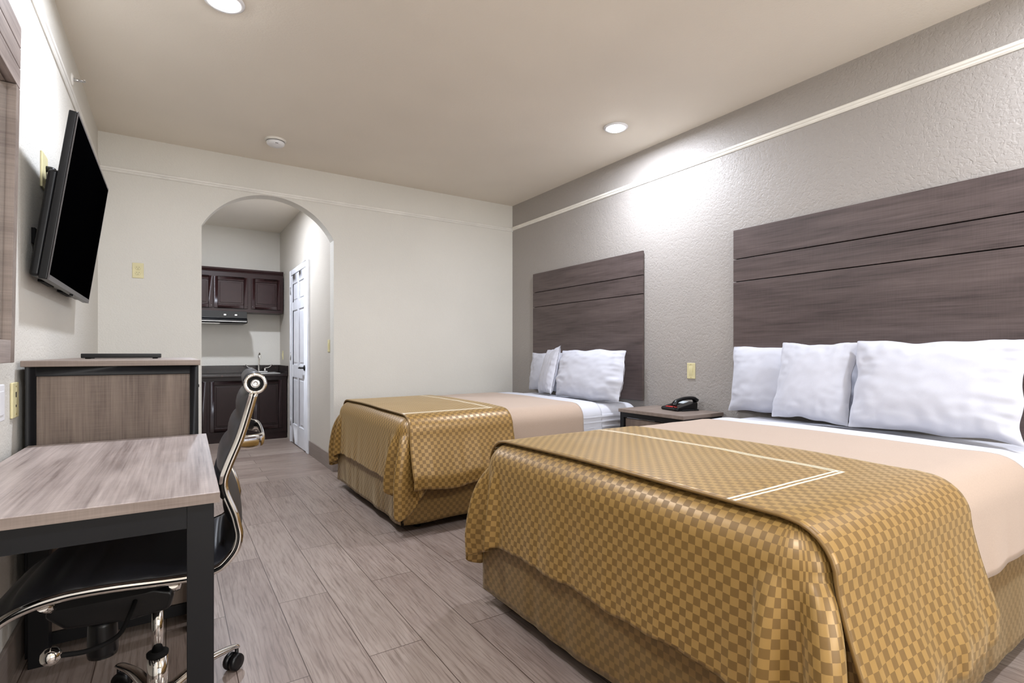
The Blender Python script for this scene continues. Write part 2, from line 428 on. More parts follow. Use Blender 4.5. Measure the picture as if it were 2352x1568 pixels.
# kitchen door on the right side wall
def door():
    d = thing('door_1', 'white six panel door standing shut in the kitchen side wall', 'door', (XK, 6.43, 0))
    del d['category']; d['kind'] = 'structure'
    y0, y1 = 6.012-6.43, 6.86-6.43
    # slab with six recessed panels built as frame + panels
    f = MB(); x0, x1 = -0.022, -0.002
    W_ = y1-y0; st = 0.105; mid = 0.09
    cols = [(y0+st, y0+W_/2-mid/2), (y0+W_/2+mid/2, y1-st)]
    rows = [(0.24, 0.80), (0.95, 1.60), (1.70, 1.92)]
    f.box(x0, x1, y0, y0+st, 0.012, 2.03); f.box(x0, x1, y1-st, y1, 0.012, 2.03); f.box(x0, x1, cols[0][1], cols[1][0], 0.012, 2.03)
    zs = [0.012]+[z for r_ in rows for z in r_]+[2.03]
    for c in cols:
        for k in range(0, len(zs), 2): f.box(x0, x1, c[0], c[1], zs[k], zs[k+1])
        for r_ in rows:
            f.box(-0.012, -0.004, c[0], c[1], r_[0], r_[1])
            f.box(-0.018, -0.004, c[0]+0.03, c[1]-0.03, r_[0]+0.03, r_[1]-0.03)
    f.build('door_slab', M_WHITED, d, bevel=0.002, seg=1)
    c = MB(); c.box(-0.026, 0, 5.918-6.43, y0-0.004, 0, 2.10); c.box(-0.026, 0, y1+0.004, 6.945-6.43, 0, 2.10); c.box(-0.026, 0, y0-0.004, y1+0.004, 2.034, 2.10)
    c.build('door_casing', M_WHITED, d, bevel=0.005)
    k = MB(); Mx = Matrix.Translation((-0.022, y0+0.065, 0.925)) @ Matrix.Rotation(R(-90), 4, 'Y')
    k.lathe([(0.031, 0), (0.031, 0.006), (0.026, 0.010), (0.011, 0.012), (0.010, 0.04), (0.013, 0.048)], M=Mx)
    k.tube([(-0.066, y0+0.065, 0.925), (-0.068, y0+0.10, 0.926), (-0.066, y0+0.165, 0.922)], [0.010, 0.010, 0.008], 10)
    k.build('door_handle', M_BLACK, d, label='dark bronze lever handle')
    for z in (0.25, 1.05, 1.85):
        MB().tube([(-0.028, y1+0.002, z-0.045), (-0.028, y1+0.002, z+0.045)], 0.006, 8).build('hinge', M_STEEL, d)
door()

# ------------------------------------------------------------------ ceiling fixtures
def lamp(x, y, label, power, first=None):
    t = thing('ceiling_downlight', label, 'ceiling light', (x, y, H), 0, None)
    MB().lathe([(0.062, -0.001), (0.088, -0.001), (0.088, -0.006), (0.080, -0.012), (0.062, -0.010)], cap=False).build('trim_ring', M_WHITEP, t)
    MB().lathe([(0.064, -0.001), (0.063, -0.010), (0.052, -0.020), (0.03, -0.027), (0.0001, -0.030)], cap=False).build('lens', M_LED, t)
    l = bpy.data.lights.new('downlight_bulb', 'AREA'); l.energy = power; l.shape = 'DISK'; l.size = 0.12; l.color = LAMP_COLOR
    lo = bpy.data.objects.new('downlight_bulb', l); COL.objects.link(lo); lo.parent = t; lo.location = (0, 0, -0.035)
    return t
lamp(*LAMPS[0], 'round lit ceiling downlight nearest the television wall, cut by top of photo', LAMP_W)
lamp(*LAMPS[1], 'round lit ceiling downlight above the gap between the two beds', LAMP_W)
lamp(*LAMPS[2], 'round ceiling downlight behind the camera on the television side', LAMP_W)
lamp(*LAMPS[3], 'round ceiling downlight behind the camera over the pillow end of the near bed', LAMP_W)
lamp(*KLAMP, 'round ceiling downlight in the kitchen beyond the arch', KITCHEN_W)

t = thing('smoke_detector', 'round white smoke detector on the ceiling near the arched wall', 'smoke detector', (0.675, 4.40, H))
MB().lathe([(0.078, 0), (0.078, -0.010), (0.074, -0.014), (0.06, -0.014)], cap=False).build('base_plate', M_TRIMC, t)
MB().lathe([(0.064, -0.012), (0.064, -0.018), (0.066, -0.020), (0.062, -0.036), (0.05, -0.044), (0.0001, -0.046)], cap=False).build('cover', M_WHITEP, t)
MB().lathe([(0.0655, -0.0145), (0.0655, -0.0178)], cap=False).build('vent_slot', M_SLOT, t)
B(-0.010, 0.010, -0.058, -0.050, -0.041, -0.036).build('indicator', M_SLOT, t)

t = thing('fire_sprinkler', 'small sidewall fire sprinkler head above the rail on the television wall', 'sprinkler', (XL, 3.72, 2.59))
Mx = Matrix.Rotation(R(90), 4, 'Y')
MB().lathe([(0.034, 0.0), (0.034, 0.003), (0.022, 0.008), (0.012, 0.009)], M=Mx).build('escutcheon', M_TRIMC, t)
m = MB(); m.lathe([(0.009, 0.008), (0.009, 0.03), (0.005, 0.032), (0.005, 0.045)], n=12, M=Mx)
m.tube([(0.03, -0.009, 0), (0.045, -0.011, 0), (0.058, 0, 0)], 0.0025, 6); m.tube([(0.03, 0.009, 0), (0.045, 0.011, 0), (0.058, 0, 0)], 0.0025, 6)
m.build('nozzle', M_STEEL, t)
B(0.052, 0.060, -0.012, 0.012, 0.004, 0.006).build('deflector', M_TRIMC, t)

# ------------------------------------------------------------------ wall plates
def duplex(t, ax):
    """local: plate in YZ plane facing +x"""
    B(0, 0.006, -0.036, 0.036, -0.058, 0.058).build('cover_plate', M_IVORY, t, bevel=0.003)
    for z in (0.02, -0.02):
        m = MB(); Mx = Matrix.Translation((0.006, 0, z)) @ Matrix.Rotation(R(90), 4, 'Y')
        m.lathe([(0.017, 0), (0.017, 0.002), (0.015, 0.003)], n=20, M=Mx); r_ = m.build('receptacle', M_IVORY, t)
        s = MB(); s.box(0.009, 0.0096, -0.0075, -0.0055, z, z+0.008); s.box(0.009, 0.0096, 0.0055, 0.0075, z, z+0.008); s.box(0.009, 0.0096, -0.002, 0.002, z-0.010, z-0.006)
        s.build('slot', M_SLOT, r_)
t = thing('wall_outlet', 'ivory duplex outlet high on the cream wall left of the arch', 'outlet', (-0.217, YF, 1.722), R(-90)); duplex(t, 0)
def rocker(name, label, loc, rz, s=1.0):
    t = thing(name, label, 'light switch', loc, rz)
    B(0, 0.006, -0.036, 0.036, -0.058, 0.058).build('cover_plate', M_IVORY, t, bevel=0.003)
    m = MB(); m.prism([(0.005, -0.033), (0.0075, -0.033), (0.012, 0.005), (0.007, 0.033), (0.005, 0.033)], -0.0165, 0.0165); m.build('rocker', M_IVORY, t, bevel=0.001)
    for z in (-0.048, 0.048): MB().tube([(0.005, 0, z), (0.0072, 0, z)], 0.003, 8).build('screw', M_BRASS, t)
    return t
rocker('light_switch', 'ivory rocker light switch on the taupe wall between the two headboards', (XR, 2.512, 0.958), R(180))
rocker('light_switch', 'ivory light switch on the side wall just inside the arch', (XK, 5.10, 1.157), R(180))
t = rocker('light_switch', 'small ivory switch plate low beside the kitchen counter corner', (XK, 7.55, 1.06), R(180))
# plates on the television wall by the desk
t = thing('wall_data_plate', 'ivory wall plate with phone socket beside the tall black-framed dresser', 'wall plate', (XL, 2.455, 0.927))
B(0, 0.008, -0.042, 0.042, -0.061, 0.061).build('cover_plate', M_IVORY, t, bevel=0.003)
B(0.008, 0.0086, -0.006, 0.006, 0.010, 0.028).build('socket', M_SLOT, t); B(0.008, 0.0086, -0.005, 0.005, -0.024, -0.016).build('socket', M_SLOT, t)
for z in (-0.048, 0.048): MB().tube([(0.007, 0, z), (0.0092, 0, z)], 0.003, 8).build('screw', M_BRASS, t)
t = thing('wall_control_box', 'white surface mounted box on the wall next to the ivory data plate', 'wall box', (XL, 2.15, 0.938))
B(0, 0.030, -0.05, 0.05, -0.056, 0.056).build('housing', M_WHITEP, t, bevel=0.004)
B(0.030, 0.0325, -0.03, 0.03, -0.036, 0.036).build('cover', M_WHITEP, t, bevel=0.001)

# ------------------------------------------------------------------ television on the left wall
def television():
    tilt = R(7.8)
    t = thing('television', 'large flat black television tilted downward on the left wall', 'television', (XL, 3.13, 1.68))
    # local frame: origin at wall; the panel leans, top away from wall
    Pm = Matrix.Translation((0.072, -0.5625, -0.317)) @ Matrix.Rotation(tilt, 4, 'Y')   # local x = outward normal, y = width, z = up the panel
    Wt, Ht = 1.125, 0.65
    m = MB(); th = 0.010
    m.box(-0.026, 0.0, 0, Wt, 0, Ht, Pm); m.build('panel_body', M_BLACK, t, bevel=0.004)
    b = MB(); bz = 0.009
    b.box(0, 0.003, 0, Wt, Ht-bz, Ht, Pm); b.box(0, 0.003, 0, bz, 0.0, Ht-bz, Pm); b.box(0, 0.003, Wt-bz, Wt, 0, Ht-bz, Pm)
    b.build('bezel', M_CHIN, t)
    B(0.0, 0.004, bz, Wt-bz, 0, 0.020, Pm).build('lower_bezel', M_CHIN, t, label='dark grey lower bezel strip')
    B(0.0005, 0.0025, bz, Wt-bz, 0.020, Ht-bz, Pm).build('screen', M_SCREEN, t, label='glossy black switched off screen')
    r_ = MB(); r_.box(-0.060, -0.026, 0.03, Wt-0.03, 0.008, 0.42, Pm)
    r_.build('rear_housing', M_BLACK, t, bevel=0.012, seg=3)
    B(-0.05, -0.03, 0.14, 0.34, -0.001, 0.012, Pm).build('speaker_grille', M_MATTE, t); B(-0.05, -0.03, 0.55, 0.8, -0.001, 0.012, Pm).build('speaker_grille', M_MATTE, t)
    B(-0.012, 0.002, 0.60, 0.63, -0.008, 0.004, Pm).build('sensor', M_BLACK, t)
    w_ = MB(); w_.box(0.001, 0.012, -0.40, 0.35, -0.16, -0.10)
    w_.build('wall_bracket', M_MATTE, t)
    a_ = MB()
    for y in (-0.33,): a_.tube([(0.010, y, -0.15), (0.055, y, -0.155)], 0.008, 8)
    a_.build('bracket_arm', M_STEEL, t)
    return t
television()
t = thing('wall_socket_plate', 'ivory double socket plate with black plugs behind the television', 'outlet', (XL, 2.955, 1.86))
B(0, 0.008, -0.058, 0.058, -0.075, 0.075).build('cover_plate', M_IVORY, t, bevel=0.003)
for (y, z) in ((0.02, 0.02), (0.02, -0.035)):
    m = MB(); m.tube([(0.008, y, z), (0.028, y, z), (0.040, y, z)], [0.013, 0.012, 0.006], 10)
    p = m.build('plug', M_BLACK, t)
    MB().tube([(0.038, y, z), (0.055, y, z-0.004), (0.070, y+0.03, z-0.03), (0.06, y+0.10, z-0.08)], 0.003, 6).build('cord', M_BLACK, p)
t = thing('power_adapter', 'black plug adapter hanging under the socket plate behind the television', 'adapter', (XL, 2.985, 1.735))
B(0.001, 0.030, -0.025, 0.025, -0.035, 0.035).build('body', M_BLACK, t, bevel=0.005)
MB().tube([(0.018, 0, -0.034), (0.02, 0.0, -0.06), (0.03, 0.05, -0.10)], 0.003, 6).build('cord', M_BLACK, t)

# ------------------------------------------------------------------ framed mirror, left edge
def mirror():
    t = thing('wall_mirror', 'tall grey ash framed mirror with plank header at the left edge', 'mirror', (XL, 1.6, 1.06))
    Pm = Matrix.Translation((0.004, 0, 0)) @ Matrix.Rotation(R(0.9), 4, 'Y')
    y1 = 0.66; y0 = -0.66; Ht = 1.07; fw = 0.045; d = 0.036
    for nm, b_ in (('frame_stile', (y1-fw, y1, 0, 0.871)), ('frame_stile', (y0, y0+fw, 0, 0.871)), ('bottom_rail', (y0+fw+0.001, y1-fw-0.001, 0, 0.07))):
        B(0, d, b_[0], b_[1], b_[2], b_[3], Pm).build(nm, M_DESKE if nm != 'bottom_rail' else M_DESK, t, bevel=0.002)
    for (za, zb) in ((0.873, 0.935), (0.938, 1.00), (1.003, 1.07)):
        B(0, d, y0, y1, za, zb, Pm).build('header_plank', M_DESK, t, bevel=0.0015)
    B(0.0, 0.010, y0+0.01, y1-0.01, 0.03, 1.06, Pm).build('backing_board', M_MATTE, t)
    B(0.011, 0.014, y0+fw+0.006, y1-fw-0.006, 0.075, 0.865, Pm).build('mirror_glass', M_MIRROR, t)
mirror()

# ------------------------------------------------------------------ dresser and box on it
def dresser():
    t = thing('dresser', 'tall grey ash dresser in a black frame against the left wall', 'dresser', (-0.18, 2.50, 0))
    x0, x1, L = -0.258, 0.272, 1.35
    B(x0-0.010, x1+0.006, -0.012, L+0.01, 1.040, 1.062).build('top', M_DESKE, t, bevel=0.002)
    f = MB(); s = 0.030
    for y in (0, L-s):
        f.box(x0, x0+s, y, y+s, 0.0, 1.040); f.box(x1-s, x1, y, y+s, 0.0, 1.040)
        f.box(x0+s, x1-s, y, y+s, 1.006, 1.040); f.box(x0+s, x1-s, y, y+s, 0.03, 0.075)
    for x in (x0, x1-s):
        f.box(x, x+s, s, L-s, 1.006, 1.040); f.box(x, x+s, s, L-s, 0.03, 0.075)
    f.build('frame', M_FRAME, t, bevel=0.0015)
    B(x0+s, x1-s, 0.010, 0.026, 0.076, 1.005).build('side_panel', M_PANEL, t, label='brown ash laminate side panel')
    B(x0+s, x1-s, L-0.026, L-0.010, 0.076, 1.005).build('side_panel', M_PANEL, t)
    B(x0+0.004, x0+0.014, s, L-s, 0.076, 1.005).build('back_panel', M_PANEL, t)
    for k in range(4):
        for c in range(2):
            za = 0.08+k*0.232; ya = s+0.004+c*(L-2*s)/2
            d = B(x1-0.022, x1-0.002, ya, ya+(L-2*s)/2-0.008, za, za+0.224).build('drawer', M_DESKE, t, bevel=0.002)
            B(x1-0.002, x1+0.012, ya+0.22, ya+0.42, za+0.16, za+0.172).build('drawer_pull', M_FRAME, d)
dresser()
t = thing('set_top_box', 'slim black set-top box lying on top of the tall dresser', 'electronics', (-0.20, 3.22, 1.063))
B(-0.155, 0.155, -0.09, 0.09, 0.003, 0.024).build('case', M_BLACK, t, bevel=0.003)
for x in (-0.13, 0.13):
    for y in (-0.07, 0.07): B(x-0.01, x+0.01, y-0.01, y+0.01, 0, 0.003).build('foot', M_MATTE, t)

# ------------------------------------------------------------------ desk
def desk():
    t = thing('desk', 'grey ash topped writing desk with square black metal legs', 'desk', (-0.165, 1.95, 0), R(-1.2))
    x0, x1, y0, y1 = -0.272, 0.272, -0.53, 0.525
    B(x0, x1, y0, y1, 0.737, 0.762).build('desktop', M_DESK, t, bevel=0.002)
    B(x0+0.001, x1-0.001, y0-0.0012, y0+0.0005, 0.7375, 0.7605).build('edge_band', M_DESKE, t)
    s = 0.055; i = 0.012
    for x in (x0+i, x1-i-s):
        for y in (y0+i, y1-i-s): B(x, x+s, y, y+s, 0, 0.7365).build('leg', M_FRAME, t, bevel=0.0015)
    for y in (y0+i+0.002, y1-i-s+0.002): B(x0+i+s, x1-i-s, y, y+s-0.004, 0.682, 0.7365).build('apron', M_FRAME, t)
    for x in (x0+i+0.002, x1-i-s+0.002): B(x, x+s-0.004, y0+i+s, y1-i-s, 0.682, 0.7365).build('apron', M_FRAME, t)
desk()

# ------------------------------------------------------------------ office chair (local: +x forward)
def smooth_path(P, n=6):
    out = []
    for i in range(len(P)-1):
        p0 = Vector(P[max(i-1, 0)]); p1 = Vector(P[i]); p2 = Vector(P[i+1]); p3 = Vector(P[min(i+2, len(P)-1)])
        for k in range(n):
            u = k/n
            out.append(0.5*((2*p1)+(-p0+p2)*u+(2*p0-5*p1+4*p2-p3)*u*u+(-p0+3*p1-3*p2+p3)*u**3))
    out.append(Vector(P[-1])); return out
def chair():
    t = thing('office_chair', 'black leather office chair with chrome side rails pushed under the desk', 'chair', (-0.035, 1.855, 0), R(175))
    off = -0.057
    prof = [(0.189, 0.980), (0.172, 0.915), (0.154, 0.855), (0.129, 0.790), (0.117, 0.750), (0.120, 0.715), (0.140, 0.660), (0.148, 0.628), (0.153, 0.595), (0.145, 0.560), (0.122, 0.530), (0.098, 0.514), (0.043, 0.504), (-0.11, 0.511), (-0.18, 0.512), (-0.225, 0.509), (-0.28, 0.498), (-0.325, 0.478), (-0.36, 0.445)]
    P = smooth_path([(-x+off, 0, z) for x, z in prof], 5)
    def frame(i):
        tg = (P[min(i+1, len(P)-1)]-P[max(i-1, 0)]).normalized()
        return Vector((-tg.z, 0, tg.x))        # normal pointing to the sitter side
    # arc length
    S = [0.0]
    for i in range(1, len(P)): S.append(S[-1]+(P[i]-P[i-1]).length)
    hw = 0.235
    for sgn in (1, -1):
        m = MB(); n = len(P)
        m.tube([p+Vector((0, sgn*0.247, 0)) for p in P], 0.011, 12, flat=(0.8, 1.0))
        g = [p+Vector((0, sgn*0.2565, 0)) for p in P]
        m.build('side_rail', M_CHROME, t, label='chrome side rail')
        MB().tube(g, 0.0022, 6).build('rail_groove', M_MATTE, t)
    # upholstery: ribbed sling
    m = MB(); nv = 20
    sg = 1 if frame(5).x > 0 else -1
    def up(side):
        def fn(i, j):
            p = P[i]; nrm = frame(i)*sg; v = -1+2*j/nv
            rib = abs(math.sin(PI*S[i]/0.078))**0.45
            edge = (1-abs(v)**6)
            th = (0.012+0.016*rib)*edge if side > 0 else -0.006*edge
            bul = 0.004*math.cos(v*PI/2)
            q = p+nrm*(th+bul*side)+Vector((0, v*hw, 0)); return q, (v, S[i])
        return fn
    m.grid(len(P)-1, nv, up(1)); m.grid(len(P)-1, nv, up(-1), flip=True)
    m.build('upholstery', M_LEATHER, t, label='black ribbed leather sling')
    # top roll
    top = P[0]+Vector((-0.004, 0, 0.026))
    m = MB(); m.tube([top+Vector((0, y, 0)) for y in (-0.237, -0.1, 0.1, 0.237)], 0.030, 24)
    m.build('head_roll', M_LEATHER, t)
    for sgn in (1, -1):
        Mx = Matrix.Translation(top+Vector((0, sgn*0.238, 0))) @ Matrix.Rotation(R(-90*sgn), 4, 'X')
        MB().lathe([(0.029, 0), (0.029, 0.010), (0.027, 0.014), (0.021, 0.014), (0.020, 0.008)], M=Mx, cap=False).build('end_ring', M_CHROME, t)
        MB().lathe([(0.020, 0.0), (0.020, 0.008)], M=Mx).build('end_cap', M_MATTE, t)
        MB().lathe([(0.012, 0.008), (0.012, 0.012), (0.009, 0.014), (0.004, 0.0145), (0.004, 0.012)], M=Mx).build('end_bolt', M_STEEL, t)
    # bridge brace behind the back
    zc = 0.842; fx = -0.146+off
    path = smooth_path([(fx+0.0, 0.236, zc+0.005), (fx-0.028, 0.215, zc), (fx-0.062, 0.17, zc-0.003), (fx-0.070, 0.10, zc-0.004), (fx-0.070, -0.10, zc-0.004), (fx-0.062, -0.17, zc-0.003), (fx-0.028, -0.215, zc), (fx, -0.236, zc+0.005)], 5)
    m = MB(); m.tube(path, 0.020, 14, flat=(0.35, 1.0)); m.build('back_brace', M_CHROME, t)
    # seat brace under the seat
    m = MB()
    for xx in (0.20, -0.06):
        m.tube([(xx, 0.236, 0.492), (xx, 0.18, 0.462), (xx, -0.18, 0.462), (xx, -0.236, 0.492)], 0.012, 10)
    m.build('seat_brace', M_CHROME, t)
    m = MB(); m.prism([(-0.10, 0.472), (-0.08, 0.445), (0.02, 0.425), (0.24, 0.42), (0.26, 0.455), (0.24, 0.472)], -0.09, 0.09)
    m.build('mounting_plate', M_MATTE, t)
    h = MB(); pts = []
    h.prism([(-0.046, 0.392), (-0.036, 0.355), (0.06, 0.343), (0.20, 0.352), (0.245, 0.395), (0.225, 0.424), (0.0, 0.424), (-0.042, 0.408)], -0.062, 0.062)
    h.build('tilt_mechanism', M_BLACK, t, bevel=0.012, seg=3)
    m = MB(); m.lathe([(0.012, 0.4085), (0.012, 0.4105)], n=14, M=Matrix.Translation((-0.025, 0.02, 0))); m.build('warning_sticker', M_RED, t)
    MB().lathe([(0.034, 0.250), (0.036, 0.262), (0.034, 0.335), (0.03, 0.350)], n=20, M=Matrix.Translation((0.125, 0.02, 0))).build('tension_knob', M_BLACK, t)
    lv = smooth_path([(0.045, 0.05, 0.40), (0.05, 0.10, 0.385), (0.07, 0.145, 0.348), (0.12, 0.19, 0.345), (0.175, 0.213, 0.358)], 5)
    l_ = MB().tube(lv, 0.006, 8).build('height_lever', M_MATTE, t)
    MB().lathe([(0.0001, -0.021), (0.012, -0.018), (0.02, -0.008), (0.021, 0.0), (0.02, 0.008), (0.012, 0.018), (0.0001, 0.021)], n=18, M=Matrix.Translation((0.190, 0.217, 0.362)), cap=False).build('lever_ball', M_CHROME, l_)
    MB().lathe([(0.0145, 0.20), (0.0145, 0.35)], n=20).build('gas_piston', M_CHROME, t)
    MB().lathe([(0.026, 0.075), (0.026, 0.205)], n=24).build('gas_cylinder', M_CHROME, t)
    MB().lathe([(0.027, 0.203), (0.028, 0.208), (0.028, 0.213), (0.018, 0.216)], n=24).build('cylinder_collar', M_MATTE, t)
    MB().lathe([(0.032, 0.050), (0.036, 0.06), (0.036, 0.09), (0.030, 0.098)], n=24).build('hub', M_CHROME, t)
    for k in range(5):
        a = R(72*k+9); c, s_ = math.cos(a), math.sin(a)
        pt = smooth_path([(0.03*c, 0.03*s_, 0.082), (0.15*c, 0.15*s_, 0.095), (0.25*c, 0.25*s_, 0.083), (0.295*c, 0.295*s_, 0.072)], 4)
        MB().tube(pt, [0.022-0.010*i/(len(pt)-1) for i in range(len(pt))], 12, flat=(1.0, 0.6)).build('base_spoke', M_CHROME, t)
        cx, cy = 0.292*c, 0.292*s_; pass
        ra = a+R(70+37*k); Mr = Matrix.Translation((cx, cy, 0.028)) @ Matrix.Rotation(ra, 4, 'Z') @ Matrix.Translation((0.014, 0, 0)) @ Matrix.Rotation(R(90), 4, 'X')
        m = MB()
        m.lathe([(0.012, -0.022), (0.026, -0.021), (0.028, -0.016), (0.028, -0.006), (0.012, -0.004)], n=20, M=Mr)
        m.lathe([(0.012, 0.004), (0.028, 0.006), (0.028, 0.016), (0.026, 0.021), (0.012, 0.022)], n=20, M=Mr)
        m.tube([(cx, cy, 0.030), (cx, cy, 0.068)], 0.006, 8)
        m.lathe([(0.010, -0.006), (0.010, 0.006)], n=10, M=Mr)
        m.build('caster', M_BLACK, t)
chair()

# ------------------------------------------------------------------ beds
BL, BW, ZT, RR = 2.03, 1.42, 0.690, 0.095
XB = 1.15
def ns(x, y, z=0): return noise.noise(Vector((x, y, z)))
def crown(x, y):   # gentle rise in the middle of the mattress, local coordinates
    return 0.010*math.sin(PI*min(max(y/BW, 0), 1))+0.014*min(max(x/BL, 0), 1)
def section(w_, off, flare=0.0, x=0.0, rip=0.0, seed=0):
    """across the bed: w_ = distance from the middle along the cloth; returns y, z"""
    hw = BW/2; r = RR+off; sgn = 1 if w_ >= 0 else -1; a = abs(w_); ft = hw-RR
    if a < ft: return hw+w_, ZT+off+crown(x, hw+w_), 0
    a -= ft; ql = r*PI/2
    if a < ql:
        th = a/r; return hw+sgn*(ft+r*math.sin(th)), ZT-RR+r*math.cos(th)+crown(x, 0), 0
    d = a-ql
    o = flare*min(d/0.25, 1.0)**1.3
    o += rip*min(d/0.3, 1)*(ns(x*7+seed, sgn*3.1, d*1.5)*1.0+0.5*ns(x*19+seed, sgn*7, d*2))
    return hw+sgn*(ft+r+o), ZT-RR-d+crown(x, 0), d
def strip(name, mat, parent, x0, x1, off, hang_n, hang_f, flare=0.0, rip=0.0, seed=0, nx=40, nw=90, hem=0.0, thick=0.004, xedge=0.0, uoff=0.0, xnear=0.0):
    """cloth laid across the bed with both sides hanging"""
    hw = BW/2; q = (RR+off)*PI/2
    wn = -(hw-RR+q+hang_n); wf = hw-RR+q+hang_f
    m = MB()
    def fn(i, j):
        u = i/nx; w_ = wn+(wf-wn)*j/nw
        x = x0+(x1-x0)*u
        hem_d = 0
        y, z, d = section(w_, off, flare, x, rip, seed)
        if d > 0:
            z += hem*ns(x*5+seed, 2.0)*min(d/0.3, 1)
        x += xnear*u*min(max((-w_-0.50)/0.30, 0), 1)
        x += xedge*ns(w_*2.3+seed, x*3)*(1 if u > 0.5 else 0.5)
        z += 0.0025*ns(x*6+seed, y*6, 3.3) if d == 0 else 0
        return (x, y, z), (x-uoff, w_)
    m.grid(nx, nw, fn)
    return m.build(name, mat, parent, solid=thick, recalc=True, sub=0)
def plan(s):
    """bed outline from the near side round the foot to the far side; s=0 at the middle of the foot. returns x,y,nx,ny, corner weight"""
    hw = BW/2; rc = RR; sgn = 1 if s >= 0 else -1; a = abs(s); fl = hw-rc; ql = rc*PI/2
    if a < fl: return 0, hw+s, -1, 0
    a -= fl
    if a < ql:
        th = a/rc; return rc-rc*math.cos(th), hw+sgn*(fl+rc*math.sin(th)), -math.cos(th), sgn*math.sin(th)
    d = a-ql
    return rc+d, hw+sgn*hw, 0, sgn
def foot_drop(name, mat, parent, off, seed, hang=0.30, side=0.30, tail=0.13):
    hw = BW/2; sc = hw-RR+RR*PI/4          # s at the corner centres
    smax = hw-RR+RR*PI/2+side
    NS, NT = 420, 50; m = MB()
    r = RR+off; q = r*PI/2; ins = 0.05; T = ins+q+hang
    def pos(s, t):
        x, y, nx, ny = plan(s)
        sg = 1 if s > 0 else -1
        cw = math.exp(-((abs(s)-sc)/0.105)**2)                # near a corner
        tl = (tail if sg > 0 else tail*1.5)*math.exp(-abs((abs(s)-sc-0.015)/0.075)**1.4)
        hem = 0.016*ns(s*4+seed, 1.0)+0.006*ns(s*14, seed)
        a = (T+tl+hem)*t
        if a < ins: on, z = -RR-(ins-a), ZT+off
        elif a < ins+q: th = (a-ins)/r; on, z = -RR+r*math.sin(th), ZT-RR+r*math.cos(th)
        else:
            d = a-ins-q; k = min(d/hang, 1.5); kc = 1-math.exp(-d/0.10)
            ph = (abs(s)-sc)*2*PI/0.092+sg*0.5+1.0*ns(s*5+seed, d*2.0)
            fold = (0.5+0.5*math.cos(ph)); fold = fold*fold*(3-2*fold)
            soft = 0.012*abs(ns(s*6+seed, 0.5))+0.008*ns(s*13+seed, d*2)
            on = -RR+r+min(k, 1)*(0.012+soft)+kc*cw*(0.002+0.096*fold)*(1-0.25*max(0, k-1))
            z = ZT-RR-d
        z += crown(0, y)*max(0, 1-max(0, a-ins)/(q+0.05))
        tx, ty = -ny, nx
        g = cw*0.022*math.sin((abs(s)-sc)*2*PI/0.092+0.9)*min(max(a-ins-q, 0)/hang, 1)*sg
        return Vector((x+nx*on+tx*g, y+ny*on+ty*g, z)), a
    US = [0.0]
    for i in range(1, NS+1):
        US.append(US[-1]+(pos(-smax+2*smax*i/NS, 0.62)[0]-pos(-smax+2*smax*(i-1)/NS, 0.62)[0]).length)
    def fn(i, j):
        p, a = pos(-smax+2*smax*i/NS, j/NT)
        return p, (US[i]-US[NS//2], a)
    m.grid(NS, NT, fn)
    return m.build(name, mat, parent, solid=0.003)
def skirt(name, mat, parent, seed, zb=0.058):
    """foot, near side and far side panels with open corners"""
    m = MB(); zt = 0.40
    def panel(p0, p1, nrm, nu):
        L = math.hypot(p1[0]-p0[0], p1[1]-p0[1])
        def fn(i, j):
            u = i/nu; v = j/14; z = zt+(zb-zt)*v
            s = u*L
            o = v*(0.010*ns(s*6+seed, nrm[0]*5+nrm[1], v)+0.005*ns(s*16+seed, 4, v))+0.002
            z += v*0.010*ns(s*4+seed, 9)
            return (p0[0]+(p1[0]-p0[0])*u+nrm[0]*o, p0[1]+(p1[1]-p0[1])*u+nrm[1]*o, z), (s, z)
        m.grid(nu, 14, fn)
    panel((0.0, 0.006), (0.0, BW-0.006), (-1, 0), 90)
    panel((0.012, 0), (BL-0.02, 0), (0, -1), 110)
    panel((0.012, BW), (BL-0.02, BW), (0, 1), 110)
    # tucked box pleats at the two foot corners
    for y, s in ((0.012, 1), (BW-0.012, -1)):
        m.grid(6, 8, lambda i, j, y=y, s=s: ((0.014+0.05*(i/6), y+s*(0.004+0.03*(1-abs(2*i/6-1))), zt+(zb+0.006-zt)*j/8), (i*0.02, j*0.04)))
    return m.build(name, mat, parent, solid=0.002)
